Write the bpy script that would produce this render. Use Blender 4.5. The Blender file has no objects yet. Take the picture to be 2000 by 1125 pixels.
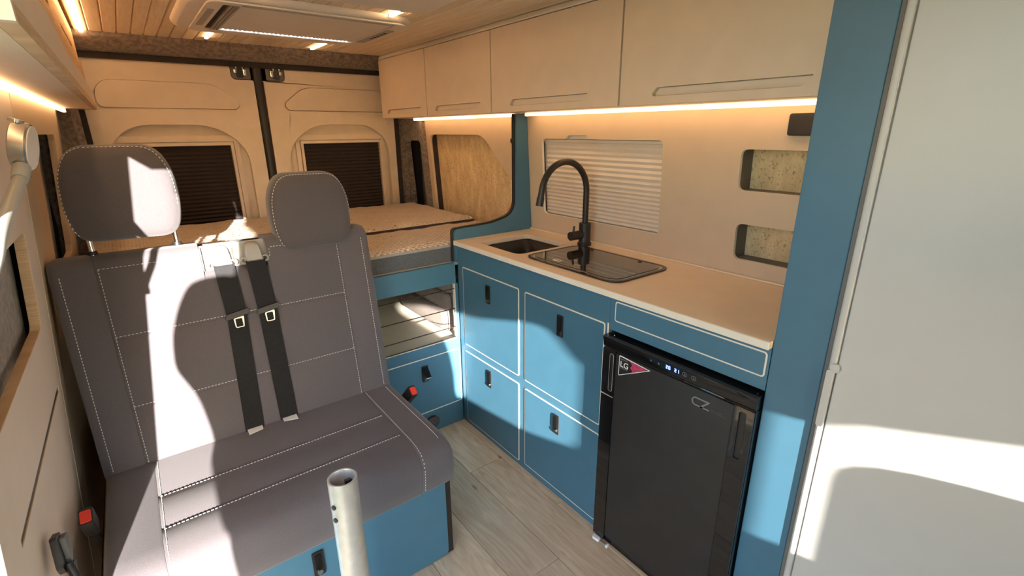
import bpy, math, random
from mathutils import Vector, Matrix
from mathutils.geometry import tessellate_polygon
random.seed(7)
S = bpy.context.scene
COL = S.collection

# ------------------------------------------------------------------ camera
F_PX, YAW, PITCH, ROLL, CAM_H = 948.17, 0.65608, 0.31474, -0.00635, 1.37
fw = Vector((math.sin(YAW)*math.cos(PITCH), math.cos(YAW)*math.cos(PITCH), -math.sin(PITCH)))
rt = Vector((math.cos(YAW), -math.sin(YAW), 0)); up = rt.cross(fw)
c_, s_ = math.cos(ROLL), math.sin(ROLL)
cr, cu = c_*rt+s_*up, -s_*rt+c_*up
cam = bpy.data.cameras.new('camera'); cam.sensor_width = 36; cam.lens = F_PX/2000*36
cam.clip_start = .02; cam.clip_end = 200
co = bpy.data.objects.new('camera', cam); COL.objects.link(co)
m = Matrix((cr, cu, -fw)).transposed().to_4x4(); m.translation = (0, 0, CAM_H)
co.matrix_world = m
S.camera = co

# ------------------------------------------------------------------ light
S.view_settings.view_transform = 'Standard'; S.view_settings.look = 'None'
S.view_settings.gamma = 1; S.view_settings.use_curve_mapping = False
S.view_settings.exposure = 0.95
w = bpy.data.worlds.new('sky'); S.world = w; w.use_nodes = True
wn = w.node_tree.nodes; bg = wn['Background']
sk = wn.new('ShaderNodeTexSky'); sk.sky_type = 'NISHITA'; sk.sun_disc = False
sk.sun_elevation = math.radians(20); sk.sun_rotation = math.radians(193); sk.air_density = 1; sk.dust_density = .6
w.node_tree.links.new(sk.outputs[0], bg.inputs[0]); bg.inputs[1].default_value = .62
sl = bpy.data.lights.new('sun', 'SUN'); sl.energy = 18.5; sl.angle = math.radians(.55); sl.color = (1, .93, .84)
so = bpy.data.objects.new('sun', sl); COL.objects.link(so); so.location = (-3, -8, 5)
so.rotation_euler = Vector((.235, 1, -.193)).to_track_quat('-Z', 'Y').to_euler()
LED_COL, LED_E = (1, .60, .29), 9.0

# ------------------------------------------------------------------ materials
def nt(name):
    M = bpy.data.materials.new(name); M.use_nodes = True
    return M, M.node_tree, M.node_tree.nodes['Principled BSDF']
def ramp(t, a, b, p0=.35, p1=.65):
    r = t.nodes.new('ShaderNodeValToRGB'); r.color_ramp.elements[0].color = (*a, 1); r.color_ramp.elements[1].color = (*b, 1)
    r.color_ramp.elements[0].position = p0; r.color_ramp.elements[1].position = p1; return r
def coords(t, scale=(1, 1, 1), rnd=False):
    tc = t.nodes.new('ShaderNodeTexCoord'); mp = t.nodes.new('ShaderNodeMapping'); mp.inputs['Scale'].default_value = scale
    t.links.new(tc.outputs['Object'], mp.inputs[0])
    if rnd:
        oi = t.nodes.new('ShaderNodeObjectInfo'); ml = t.nodes.new('ShaderNodeMath'); ml.operation = 'MULTIPLY'; ml.inputs[1].default_value = 37
        t.links.new(oi.outputs['Random'], ml.inputs[0]); t.links.new(ml.outputs[0], mp.inputs['Location'])
    return mp
def plain(name, col, rough=.5, metal=0, var=.06, scale=14, bump=0, bscale=200, coat=0, spec=.5, sheen=0):
    M, t, b = nt(name)
    b.inputs['Roughness'].default_value = rough; b.inputs['Metallic'].default_value = metal
    b.inputs['Specular IOR Level'].default_value = spec; b.inputs['Coat Weight'].default_value = coat
    b.inputs['Sheen Weight'].default_value = sheen
    mp = coords(t); n = t.nodes.new('ShaderNodeTexNoise'); n.inputs['Scale'].default_value = scale; n.inputs['Detail'].default_value = 4
    t.links.new(mp.outputs[0], n.inputs['Vector'])
    r = ramp(t, tuple(x*(1-var) for x in col), tuple(min(1, x*(1+var)) for x in col))
    t.links.new(n.outputs['Fac'], r.inputs[0]); t.links.new(r.outputs[0], b.inputs['Base Color'])
    if bump:
        n2 = t.nodes.new('ShaderNodeTexNoise'); n2.inputs['Scale'].default_value = bscale; n2.inputs['Detail'].default_value = 2
        t.links.new(mp.outputs[0], n2.inputs['Vector'])
        bm = t.nodes.new('ShaderNodeBump'); bm.inputs['Strength'].default_value = bump; bm.inputs['Distance'].default_value = .002
        t.links.new(n2.outputs['Fac'], bm.inputs['Height']); t.links.new(bm.outputs[0], b.inputs['Normal'])
    return M
def wood(name, a, b2, scale=(14, 1.2, 14), rough=.5, knots=False, dist=3.0):
    M, t, b = nt(name); b.inputs['Roughness'].default_value = rough
    mp = coords(t, scale, True)
    n = t.nodes.new('ShaderNodeTexNoise'); n.inputs['Scale'].default_value = 2.2; n.inputs['Detail'].default_value = 7; n.inputs['Distortion'].default_value = dist
    t.links.new(mp.outputs[0], n.inputs['Vector'])
    r = ramp(t, a, b2, .3, .72); t.links.new(n.outputs['Fac'], r.inputs[0])
    oi = t.nodes.new('ShaderNodeObjectInfo'); hv = t.nodes.new('ShaderNodeHueSaturation')
    mr = t.nodes.new('ShaderNodeMapRange'); mr.inputs['To Min'].default_value = .88; mr.inputs['To Max'].default_value = 1.1
    t.links.new(oi.outputs['Random'], mr.inputs[0]); t.links.new(mr.outputs[0], hv.inputs['Value'])
    t.links.new(r.outputs[0], hv.inputs['Color'])
    src = hv.outputs[0]
    if knots:
        mp2 = coords(t, (7, 2.6, 7), True); v = t.nodes.new('ShaderNodeTexVoronoi'); v.inputs['Scale'].default_value = 1.5
        t.links.new(mp2.outputs[0], v.inputs['Vector'])
        r2 = ramp(t, (.35, .27, .22), (1, 1, 1), .035, .11); t.links.new(v.outputs['Distance'], r2.inputs[0])
        mx = t.nodes.new('ShaderNodeMix'); mx.data_type = 'RGBA'; mx.blend_type = 'MULTIPLY'; mx.inputs[0].default_value = 1
        t.links.new(src, mx.inputs[6]); t.links.new(r2.outputs[0], mx.inputs[7]); src = mx.outputs[2]
    t.links.new(src, b.inputs['Base Color'])
    bm = t.nodes.new('ShaderNodeBump'); bm.inputs['Strength'].default_value = .12; bm.inputs['Distance'].default_value = .001
    t.links.new(n.outputs['Fac'], bm.inputs['Height']); t.links.new(bm.outputs[0], b.inputs['Normal'])
    return M
def emit(name, col, s):
    M = bpy.data.materials.new(name); M.use_nodes = True; t = M.node_tree; t.nodes.clear()
    e = t.nodes.new('ShaderNodeEmission'); e.inputs[0].default_value = (*col, 1); e.inputs[1].default_value = s
    o = t.nodes.new('ShaderNodeOutputMaterial'); t.links.new(e.outputs[0], o.inputs[0]); return M
def stone(name):
    M, t, b = nt(name); b.inputs['Roughness'].default_value = .55
    mp = coords(t, (14, 14, 5)); n = t.nodes.new('ShaderNodeTexNoise'); n.inputs['Scale'].default_value = 1.6; n.inputs['Detail'].default_value = 9; n.inputs['Roughness'].default_value = .68
    t.links.new(mp.outputs[0], n.inputs['Vector']); r = ramp(t, (.55, .38, .19), (.88, .66, .38), .3, .7); t.links.new(n.outputs['Fac'], r.inputs[0])
    mp2 = coords(t, (60, 110, 80)); n2 = t.nodes.new('ShaderNodeTexNoise'); n2.inputs['Scale'].default_value = 1.3; n2.inputs['Detail'].default_value = 5
    t.links.new(mp2.outputs[0], n2.inputs['Vector']); r2 = ramp(t, (.4, .34, .28), (1, 1, 1), .34, .42); t.links.new(n2.outputs['Fac'], r2.inputs[0])
    mx = t.nodes.new('ShaderNodeMix'); mx.data_type = 'RGBA'; mx.blend_type = 'MULTIPLY'; mx.inputs[0].default_value = .7
    t.links.new(r.outputs[0], mx.inputs[6]); t.links.new(r2.outputs[0], mx.inputs[7]); t.links.new(mx.outputs[2], b.inputs['Base Color'])
    return M
def quilt(name):
    M, t, b = nt(name); b.inputs['Roughness'].default_value = .9; b.inputs['Sheen Weight'].default_value = .2
    mp = coords(t)
    v = t.nodes.new('ShaderNodeTexVoronoi'); v.inputs['Scale'].default_value = 13; t.links.new(mp.outputs[0], v.inputs['Vector'])
    r = ramp(t, (.03, .025, .02), (.72, .60, .48), .045, .07); t.links.new(v.outputs['Distance'], r.inputs[0])
    t.links.new(r.outputs[0], b.inputs['Base Color'])
    hs = []
    for ang in (0.785, -0.785):
        m2 = coords(t); m2.inputs['Rotation'].default_value = (0, 0, ang)
        wv = t.nodes.new('ShaderNodeTexWave'); wv.inputs['Scale'].default_value = 17; wv.inputs['Distortion'].default_value = .8
        t.links.new(m2.outputs[0], wv.inputs['Vector']); hs.append(wv)
    ad = t.nodes.new('ShaderNodeMath'); ad.operation = 'MULTIPLY'; t.links.new(hs[0].outputs['Fac'], ad.inputs[0]); t.links.new(hs[1].outputs['Fac'], ad.inputs[1])
    bm = t.nodes.new('ShaderNodeBump'); bm.inputs['Strength'].default_value = 1; bm.inputs['Distance'].default_value = .012
    t.links.new(ad.outputs[0], bm.inputs['Height']); t.links.new(bm.outputs[0], b.inputs['Normal'])
    return M

MT = dict(
    panel=plain('beige_laminate', (.73, .595, .465), .5, var=.02),
    wallpanel=plain('tan_wall_laminate', (.62, .475, .33), .5, var=.02),
    doorpanel=plain('beige_door_plastic', (.66, .555, .44), .5, var=.03, bump=.15, bscale=500),
    blue=plain('blue_laminate', (.060, .165, .248), .38, var=.03, bump=.06, bscale=700),
    cream=plain('cream_edge', (.80, .74, .62), .5, var=.03),
    worktop=plain('worktop_laminate', (.80, .64, .45), .35, var=.02),
    ply=wood('plywood_edge', (.50, .33, .18), (.70, .50, .31), (2, 2, 40), .6),
    black=plain('black_plastic', (.014, .013, .014), .45, var=.1, bump=.05),
    gloss=plain('black_gloss', (.008, .008, .009), .05, var=.05, coat=.4),
    matteblack=plain('matte_black_metal', (.018, .015, .014), .42, var=.1),
    fridge=plain('dark_grey_metal', (.030, .028, .028), .36, var=.08, bump=.05, bscale=300, metal=.2),
    glass=plain('smoked_glass', (.012, .010, .009), .03, var=.05, coat=1, spec=.8),
    fabric=plain('grey_seat_fabric', (.096, .085, .095), .85, var=.10, scale=500, bump=.35, bscale=900, sheen=.25),
    fabric2=plain('dark_seat_fabric', (.080, .070, .076), .85, var=.10, scale=500, bump=.35, bscale=900, sheen=.25),
    felt=plain('grey_felt', (.19, .15, .125), .95, var=.35, scale=60, bump=.5, bscale=300, sheen=.3),
    dark=plain('dark_void', (.03, .024, .022), .9, var=.2),
    ceil=wood('ceiling_pine', (.80, .63, .44), (.93, .79, .60), (24, 1.5, 24), .5, dist=2.0),
    groove=plain('pale_groove', (.30, .22, .14), .7),
    floor=wood('oak_plank', (.55, .405, .265), (.80, .625, .44), (12, 1.3, 12), .42, knots=True),
    pine=wood('raw_pine', (.42, .24, .10), (.70, .46, .24), (20, 1.5, 20), .6, dist=4),
    stone=stone('travertine_board'),
    quilt=quilt('quilted_cream_fabric'),
    mside=plain('mattress_side_grey', (.10, .11, .125), .9, var=.2, scale=200, bump=.4, bscale=500),
    piping=plain('mattress_piping_grey', (.33, .31, .30), .8),
    pipedark=plain('mattress_piping_brown', (.07, .045, .035), .85),
    greycloth=plain('taupe_cushion_cloth', (.22, .185, .165), .9, var=.08, scale=80, bump=.25, bscale=600),
    chrome=plain('chrome', (.80, .80, .78), .12, 1, var=.02),
    alu=plain('brushed_aluminium', (.62, .60, .56), .38, .6, var=.06, scale=40),
    lampmetal=plain('lamp_silver', (.55, .55, .53), .25, .9, var=.04),
    lampgrey=plain('lamp_grey_sleeve', (.42, .44, .42), .4, var=.03),
    red=plain('red_plastic', (.75, .05, .03), .4, var=.05),
    web=plain('seat_belt_webbing', (.010, .0095, .011), .6, var=.15, scale=120, bump=.3, bscale=400, spec=.2),
    guide=plain('grey_guide_plastic', (.30, .29, .27), .45, var=.04),
    white=plain('white_door_laminate', (.56, .545, .52), .3, var=.01),
    acwhite=plain('off_white_plastic', (.82, .75, .67), .45, var=.02),
    acgrey=plain('grille_grey', (.42, .38, .34), .5, var=.05),
    blind=plain('beige_pleated_fabric', (.72, .62, .51), .8, var=.02),
    dblind=plain('black_pleated_fabric', (.028, .020, .019), .8, var=.1),
    niche=plain('niche_lining', (.17, .15, .12), .6),
    thread=plain('white_thread', (.72, .70, .68), .8),
    label=plain('white_label', (.85, .87, .88), .6),
    shelf=plain('pale_shelf_board', (.80, .76, .63), .4, var=.02),
    sticker=plain('magenta_sticker', (.50, .05, .12), .35, var=.25, scale=160),
    logo=plain('logo_grey', (.20, .20, .20), .4),
    logo2=plain('logo_dim', (.11, .10, .10), .4),
    grass=plain('grass_ground', (.15, .18, .09), .95, var=.3, scale=3),
    cabgrey=plain('cab_plastic', (.16, .155, .15), .7),
    led=emit('warm_led', LED_COL, LED_E),
    led2=emit('warm_led_ceiling', LED_COL, LED_E*1.5),
    led3=emit('warm_led_cabinet', LED_COL, LED_E*.6),
    led4=emit('warm_led_locker', LED_COL, LED_E*.32),
    ledac=emit('cool_led_dot', (.75, .85, 1), 9),
    blue_led=emit('blue_display', (.12, .2, 1), 5),
)

# ------------------------------------------------------------------ mesh helpers
class B:
    def __init__(s): s.v, s.f, s.m = [], [], []
    def add(s, vs, fs, mi=0):
        o = len(s.v); s.v += [tuple(p) for p in vs]
        for f in fs: s.f.append(tuple(i+o for i in f)); s.m.append(mi)
        return s
    def box(s, a, b, mi=0):
        (x0, y0, z0), (x1, y1, z1) = [tuple(min(p, q) for p, q in zip(a, b)), tuple(max(p, q) for p, q in zip(a, b))]
        v = [(x0,y0,z0),(x1,y0,z0),(x1,y1,z0),(x0,y1,z0),(x0,y0,z1),(x1,y0,z1),(x1,y1,z1),(x0,y1,z1)]
        return s.add(v, [(3,2,1,0),(4,5,6,7),(0,1,5,4),(1,2,6,5),(2,3,7,6),(3,0,4,7)], mi)
    def prism(s, axis, outer, a, b, holes=(), mi=0, ms=None):
        """outline in the two other axes (x->(y,z), y->(x,z), z->(x,y)), from a to b along axis"""
        ms = mi if ms is None else ms
        def P(q, t): return {'x': (t, q[0], q[1]), 'y': (q[0], t, q[1]), 'z': (q[0], q[1], t)}[axis]
        def area(l): return sum(l[i-1][0]*l[i][1]-l[i][0]*l[i-1][1] for i in range(len(l)))
        outer = list(outer) if area(outer) > 0 else list(outer)[::-1]
        loops = [outer]+[list(h) if area(h) < 0 else list(h)[::-1] for h in holes]
        pts = [q for l in loops for q in l]; n = len(pts)
        tri = tessellate_polygon([[Vector((q[0], q[1], 0)) for q in l] for l in loops])
        flip = (b > a) != (axis == 'y')
        T = []
        for t in tri:
            p, q, r = (pts[i] for i in t)
            ccw = (q[0]-p[0])*(r[1]-p[1])-(q[1]-p[1])*(r[0]-p[0]) > 0
            T.append(tuple(t) if ccw else tuple(t)[::-1])
        fa = [t[::-1] if flip else t for t in T]; fb = [tuple(i+n for i in (t if flip else t[::-1])) for t in T]
        s.add([P(q, a) for q in pts]+[P(q, b) for q in pts], fa+fb, mi)
        sd = []; o = 0
        for l in loops:
            k = len(l)
            for i in range(k):
                j = (i+1) % k; f = (o+i, o+j, o+j+n, o+i+n); sd.append(f if flip else f[::-1])
            o += k
        base = len(s.v)-2*n
        for f in sd: s.f.append(tuple(i+base for i in f)); s.m.append(ms)
        return s
    def loft(s, axis, prof, st, mi=0):
        """profile scaled about its centre at stations (pos, scale_u, scale_v)"""
        us = [p[0] for p in prof]; vs = [p[1] for p in prof]
        cu_, cv_ = (min(us)+max(us))/2, (min(vs)+max(vs))/2; n = len(prof)
        V = []
        for e in st:
            t, a, b = e if len(e) == 3 else (e[0], e[1], e[1])
            for u, v in prof:
                q = (cu_+(u-cu_)*a, cv_+(v-cv_)*b)
                V.append({'x': (t, q[0], q[1]), 'y': (q[0], t, q[1]), 'z': (q[0], q[1], t)}[axis])
        fs = [(k*n+i, k*n+(i+1) % n, (k+1)*n+(i+1) % n, (k+1)*n+i) for k in range(len(st)-1) for i in range(n)]
        fs += [tuple(range(n))[::-1], tuple(range((len(st)-1)*n, len(st)*n))]
        return s.add(V, fs, mi)
    def tube(s, path, r, n=12, mi=0, cap=True):
        path = [Vector(p) for p in path]; rs = r if isinstance(r, (list, tuple)) else [r]*len(path)
        d0 = (path[1]-path[0]).normalized(); ref = Vector((0, 0, 1)) if abs(d0.z) < .9 else Vector((1, 0, 0))
        u = d0.cross(ref).normalized(); V = []
        for i, p in enumerate(path):
            d = (path[min(i+1, len(path)-1)]-path[max(i-1, 0)]).normalized()
            u = (u-d*u.dot(d)).normalized(); v = d.cross(u)
            for k in range(n):
                a = 2*math.pi*k/n; V.append(p+rs[i]*(math.cos(a)*u+math.sin(a)*v))
        fs = [(k*n+i, k*n+(i+1) % n, (k+1)*n+(i+1) % n, (k+1)*n+i) for k in range(len(path)-1) for i in range(n)]
        if cap: fs += [tuple(range(n))[::-1], tuple(range((len(path)-1)*n, len(path)*n))]
        return s.add(V, fs, mi)
    def disc(s, c, nrm, r, h, n=20, mi=0):
        c = Vector(c); nrm = Vector(nrm).normalized(); return s.tube([c, c+nrm*h], r, n, mi)
    def xf(s, fn): s.v = [tuple(fn(*p)) for p in s.v]; return s
def rr(x0, y0, x1, y1, r, n=6):
    """rounded rectangle, counter-clockwise"""
    rs = r if isinstance(r, (list, tuple)) else [r]*4
    return rpoly([(x0, y0), (x1, y0), (x1, y1), (x0, y1)], rs, n)
def rpoly(pts, rs, n=6):
    out = []; k = len(pts); rs = rs if isinstance(rs, (list, tuple)) else [rs]*k
    for i, p in enumerate(pts):
        r = rs[i]
        if r <= 0: out.append(p); continue
        a, b, c = Vector(pts[i-1]), Vector(p), Vector(pts[(i+1) % k])
        d1, d2 = (a-b), (c-b); l = min(r, d1.length*.499, d2.length*.499)
        q1, q2 = b+d1.normalized()*l, b+d2.normalized()*l
        for j in range(n+1):
            t = j/n; q = q1*(1-t)**2+b*2*t*(1-t)+q2*t*t; out.append((q.x, q.y))
    return out
WL = {}
def obj(name, bld, mats, parent=None, bevel=0, seg=2, smooth=None, label=None, cat=None, group=None, kind=None, origin=None):
    me = bpy.data.meshes.new(name); me.from_pydata(bld.v, [], bld.f)
    if isinstance(mats, str): mats = [mats]
    for k in mats: me.materials.append(MT[k])
    if len(mats) > 1:
        for p, mi in zip(me.polygons, bld.m): p.material_index = mi
    xs = list(zip(*bld.v)); ctr = Vector(((min(xs[0])+max(xs[0]))/2, (min(xs[1])+max(xs[1]))/2, min(xs[2]) if parent is None else (min(xs[2])+max(xs[2]))/2))
    if origin: ctr = Vector(origin)
    me.transform(Matrix.Translation(-ctr)); me.update()
    if smooth is not None:
        me.shade_smooth(); me.set_sharp_from_angle(angle=math.radians(smooth))
    o = bpy.data.objects.new(name, me); COL.objects.link(o)
    pl = WL[parent.name] if parent else Vector()
    o.parent = parent; o.location = ctr-pl; WL[o.name] = ctr
    if bevel:
        md = o.modifiers.new('bevel', 'BEVEL'); md.width = bevel; md.segments = seg; md.limit_method = 'ANGLE'; md.angle_limit = math.radians(40)
    if label: o['label'] = label
    if cat: o['category'] = cat
    if group: o['group'] = group
    if kind: o['kind'] = kind
    return o
def thing(name, loc, label, cat, group=None, kind=None):
    e = bpy.data.objects.new(name, None); COL.objects.link(e); e.location = loc; e.empty_display_size = .05
    WL[e.name] = Vector(loc)
    if label: e['label'] = label
    if cat: e['category'] = cat
    if group: e['group'] = group
    if kind: e['kind'] = kind
    return e
def copy_of(o, loc, parent):
    c = o.copy(); COL.objects.link(c); c.parent = parent; c.location = Vector(loc)-(WL[parent.name] if parent else Vector()); WL[c.name] = Vector(loc); return c
def text(name, body, size, mat, parent, M4, thick=.0004):
    cu2 = bpy.data.curves.new(name, 'FONT'); cu2.body = body; cu2.size = size; cu2.extrude = thick; cu2.align_x = 'LEFT'
    t = bpy.data.objects.new(name, cu2); me = bpy.data.meshes.new_from_object(t); bpy.data.objects.remove(t)
    me.transform(M4); b = B(); b.v = [tuple(v.co) for v in me.vertices]; b.f = [tuple(p.vertices) for p in me.polygons]; b.m = [0]*len(b.f)
    return obj(name, b, mat, parent)
def stitches(path, nrm, L=.0055, gap=.0035, w=.0016, h=.0012):
    """little thread dashes along a 3-D polyline lying on a surface with normal nrm"""
    b = B(); nrm = Vector(nrm).normalized()
    for p, q in zip(path, path[1:]):
        p, q = Vector(p), Vector(q); d = q-p; n = max(1, int(d.length/(L+gap))); d.normalize(); sdv = d.cross(nrm).normalized()*w/2; hn = nrm*h
        step = (Vector(q)-Vector(p)).length/n
        for i in range(n):
            a = p+d*(i*step); e = a+d*L
            V = [a-sdv-hn*.4, a+sdv-hn*.4, e+sdv-hn*.4, e-sdv-hn*.4, a-sdv*.6+hn, a+sdv*.6+hn, e+sdv*.6+hn, e-sdv*.6+hn]
            b.add(V, [(3,2,1,0),(4,5,6,7),(0,1,5,4),(1,2,6,5),(2,3,7,6),(3,0,4,7)])
    return b
def xr(z): return 1.52-.058*(z-.91)               # leaning right wall
def xl(z): return -.180-.097*(1.46-z)            # leaning left wall

# ------------------------------------------------------------------ ground and shell
g = B(); g.prism('z', [(-40, -40), (40, -40), (40, 40), (-40, 40)], -.62, -.6)
obj('ground', g, 'grass', kind='structure')
b = B().box((-.40, -1.1, -.06), (1.64, 3.2, -.006))
floor = obj('floor', b, 'dark', kind='structure')
xs_ = [-.32, -.13, .04, .21, .38, .55, .72, .895, 1.06, 1.23, 1.40, 1.57]
for i, (a, c) in enumerate(zip(xs_, xs_[1:])):
    ys_ = [-1.1]; y = [.35, -.2, .6, .1, -.3, .5, .2, 1.458, .05, .5, .2][i] if i != 7 else .0
    cuts = {7: [.05, 1.458, 2.7], 6: [-.4, .915, 2.2], 5: [.3, 1.6], 8: [-.2, 1.1, 2.3]}.get(i, [y, y+1.25, y+2.5])
    ys_ += [q for q in cuts if -1.05 < q < 3.15]+[3.2]
    for p, q in zip(ys_, ys_[1:]):
        obj('plank', B().box((a+.0006, p+.0006, -.006), (c-.0006, q-.0006, 0)), 'floor', floor, bevel=.0012, seg=1)
# ceiling
b = B().box((-.40, -1.1, 1.795), (1.64, 3.2, 1.84))
ceil = obj('ceiling', b, 'groove', kind='structure')
x = -.065; k = 0
while x < 1.36:
    p = B().prism('y', [(x+.0008, 1.7975), (x+.0008, 1.7885), (x+.004, 1.785), (x+.044, 1.785), (x+.0472, 1.7885), (x+.0472, 1.7975)], -.4, 2.955)
    obj('plank', p, 'ceil', ceil); x += .048; k += 1
# felt header over the rear doors
hd = B().prism('x', rpoly([(2.93, 1.795), (2.935, 1.765), (2.975, 1.735), (3.01, 1.716), (3.08, 1.716), (3.10, 1.83), (2.93, 1.83)], [0, .01, .03, .015, 0, 0, 0]), -.30, 1.62)
obj('trim_1', hd, 'felt', kind='structure', smooth=40)
# outer shell (keeps the daylight out)
obj('wall_rear', B().box((-.40, 3.16, -.06), (1.64, 3.2, 1.84)), 'dark', kind='structure')
shr = B().box((1.64, -.30, -.06), (1.68, 3.2, 1.84)).box((1.64, -1.1, -.06), (1.68, -.30, .80)).box((1.64, -1.1, 1.55), (1.68, -.30, 1.84))
obj('wall_right', shr, 'felt', kind='structure')
# unseen front wall added, its openings cut to shape the sun patches
o1 = [(.20, 1.11), (.313, 1.03), (.340, .94), (.356, .84), (.360, .74), (.372, .70), (.418, .688), (.46, .675), (.517, .662), (.576, .684), (.586, .72), (.586, 1.02), (.574, 1.045), (.560, 1.09), (.546, 1.128), (.52, 1.148), (.427, 1.122), (.30, 1.15)]
o2 = [(.728, .664), (.752, .678), (1.5, .70), (1.5, 1.62), (.90, 1.62), (.87, 1.13), (.824, 1.09), (.768, 1.055), (.75, 1.031), (.728, 1.030)]
fwl = B().prism('y', [(-.32, -.06), (1.70, -.06), (1.70, 1.84), (-.32, 1.84)], -1.12, -1.1, [o1, o2])
obj('wall_front', fwl, 'cabgrey', kind='structure')
# unseen plate added to cast a person's shadow on the bench
shadow_outline = rpoly([(-1.1, -.06), (-.16, -.06), (-.12, .685), (.205, .70), (.215, .76), (.285, .86), (.47, .93), (.44, 1.03), (.335, 1.13), (.18, 1.23), (-.10, 1.30), (-.38, 1.327), (-.55, 1.84), (-1.1, 1.84)], [0, 0, .01, .02, .02, .05, .04, .08, .1, .15, .2, .1, 0, 0])
obj('trim_2', B().prism('x', shadow_outline, -.275, -.25), 'cabgrey', kind='structure')
obj('trim_13', B().box((-.272, -.20, 1.505), (-.257, .10, 1.605)), 'cabgrey', kind='structure', bevel=.004)  # unseen bar added to keep the sun off the rear door
obj('trim_3', B().prism('x', [(-.6, 1.50), (-.25, 1.50), (-.22, 1.78), (.86, 1.78), (.86, 1.84), (-.6, 1.84)], -.30, -.25), 'cabgrey', kind='structure')  # unseen header added, stepped to let sun reach only the locker end

# ------------------------------------------------------------------ left wall
lw = thing('wall_left', (-.29, 1.9, 0), None, None, kind='structure')
obj('shell', B().box((-.40, .862, -.06), (-.375, 3.2, 1.84)), 'dark', lw)
def lean(bld, th):
    return bld.xf(lambda x, y, z: (xl(z)-x, y, z))
win = rr(.93, .935, 1.515, 1.16, .025)
slot = rr(.965, .736, 1.60, .751, .003)
pf = B().prism('x', [(.86, -.0), (1.648, -.0), (1.648, 1.4655), (.86, 1.4655)], 0, .02, [win, slot], 0, 1)
obj('wall_panel', lean(pf, .02), ['panel', 'ply'], lw, bevel=.0015)
hole2 = rr(1.98, .93, 2.54, 1.365, .03)
pr_ = B().prism('x', [(1.660, 0), (2.74, 0), (2.74, 1.4655), (1.660, 1.4655)], 0, .02, [hole2], 0, 0)
obj('wall_panel', lean(pr_, .02), 'wallpanel', lw, bevel=.0015)
obj('door_jamb', lean(B().prism('x', [(.8615, 0), (.885, 0), (.885, 1.465), (.8615, 1.465)], .0205, .11), 0), 'cabgrey', lw)  # unseen strip added to stop sun leaking in behind the panel
obj('slot_insert', lean(B().prism('x', [(.967, .7365), (1.598, .7365), (1.598, .7505), (.967, .7505)], .0025, .018), 0), 'matteblack', lw)
obj('window_felt', lean(B().prism('x', [(.88, .90), (1.56, .90), (1.56, 1.2), (.88, 1.2)], .035, .04), 0), 'felt', lw)
obj('window_felt', lean(B().prism('x', [(1.9, .8), (2.6, .8), (2.6, 1.42), (1.9, 1.42)], .05, .055), 0), 'felt', lw)
obj('trim_4', lean(B().prism('x', [(2.745, 0), (2.99, 0), (2.99, 1.47), (2.745, 1.47)], .012, .05), 0), 'felt', kind='structure')
obj('trim_5', B().prism('z', [(-.30, 2.992), (-.150, 2.992), (-.122, 3.02), (-.122, 3.06), (-.30, 3.06)], .0, 1.70), 'felt', kind='structure')
obj('trim_14', B().box((-.1215, 3.03, 0), (-.1005, 3.06, 1.689)), 'dark', kind='structure')

# left overhead locker with open lip and raw pine front
t = thing('overhead_locker', (-.12, 1.8, 1.466), 'wall locker with beige lip and rough-sawn pine front above the bench', 'cabinet')
XE = -.053
obj('bottom_board', B().box((-.178, .676, 1.466), (XE-.0165, 2.93, 1.484)), 'panel', t)
obj('front_lip', B().box((XE-.016, .676, 1.466), (XE, 2.93, 1.484)), 'ply', t)
lip = [(.676, 1.4845), (2.93, 1.4845), (2.93, 1.530), (2.6, 1.535), (2.35, 1.538), (2.05, 1.543), (1.85, 1.538), (1.68, 1.534), (1.46, 1.536), (1.3, 1.545), (1.14, 1.556), (.95, 1.545), (.676, 1.54)]
obj('lip_panel', B().prism('x', lip, XE-.014, XE), 'panel', t)
fr = [(.68, 1.50), (2.935, 1.50), (2.935, 1.784), (.68, 1.784)]
obj('pine_front', B().prism('x', fr, XE-.034, XE-.020, [rpoly([(2.1, 1.668), (2.6, 1.672), (2.6, 1.684), (2.1, 1.682)], .005), rpoly([(1.35, 1.655), (1.75, 1.660), (1.75, 1.675), (1.35, 1.675)], .005)]), 'pine', t)
obj('pine_board', B().prism('x', [(.69, 1.515), (2.935, 1.50), (2.935, 1.66), (2.6, 1.645), (2.4, 1.655), (2.2, 1.635), (1.9, 1.622), (1.7, 1.640), (1.4, 1.615), (1.2, 1.63), (.69, 1.60)], XE-.0195, XE-.0145), 'pine', t)
obj('end_panel', B().box((-.178, .660, 1.466), (XE, .6755, 1.784)), 'panel', t)
obj('back_board', B().box((-.185, .68, 1.486), (-.178, 2.93, 1.784)), 'panel', t)

# ------------------------------------------------------------------ LED strips
def led(a, bb, label, mt='led', group='warm light strips', w=None):
    t = thing('led_strip', ((a[0]+bb[0])/2, (a[1]+bb[1])/2, min(a[2], bb[2])), label, 'light strip', group)
    obj('diffuser', B().box(a, bb), mt, t, bevel=.002)
    obj('end_cap', B().box((a[0], a[1]-.004, a[2]), (bb[0], a[1]-.0005, bb[2])), 'alu', t)
    obj('end_cap', B().box((a[0], bb[1]+.0005, a[2]), (bb[0], bb[1]+.004, bb[2])), 'alu', t)
    return t
led((-.164, .75, 1.450), (-.152, 2.80, 1.4645), 'warm light strip glowing along the wall under the pine locker', 'led4')
led((xr(1.43)-.056, .47, 1.4275), (xr(1.43)-.043, 1.760, 1.4390), 'long warm light strip above the sink under the overhead cabinets', 'led3')
led((xr(1.43)-.056, 1.846, 1.4275), (xr(1.43)-.043, 2.83, 1.4390), 'warm light strip over the bed niche under the overhead cabinets', 'led3')
led((-.048, .7, 1.776), (-.034, 2.945, 1.7845), 'warm ceiling light strip running beside the pine locker', 'led2')
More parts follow.
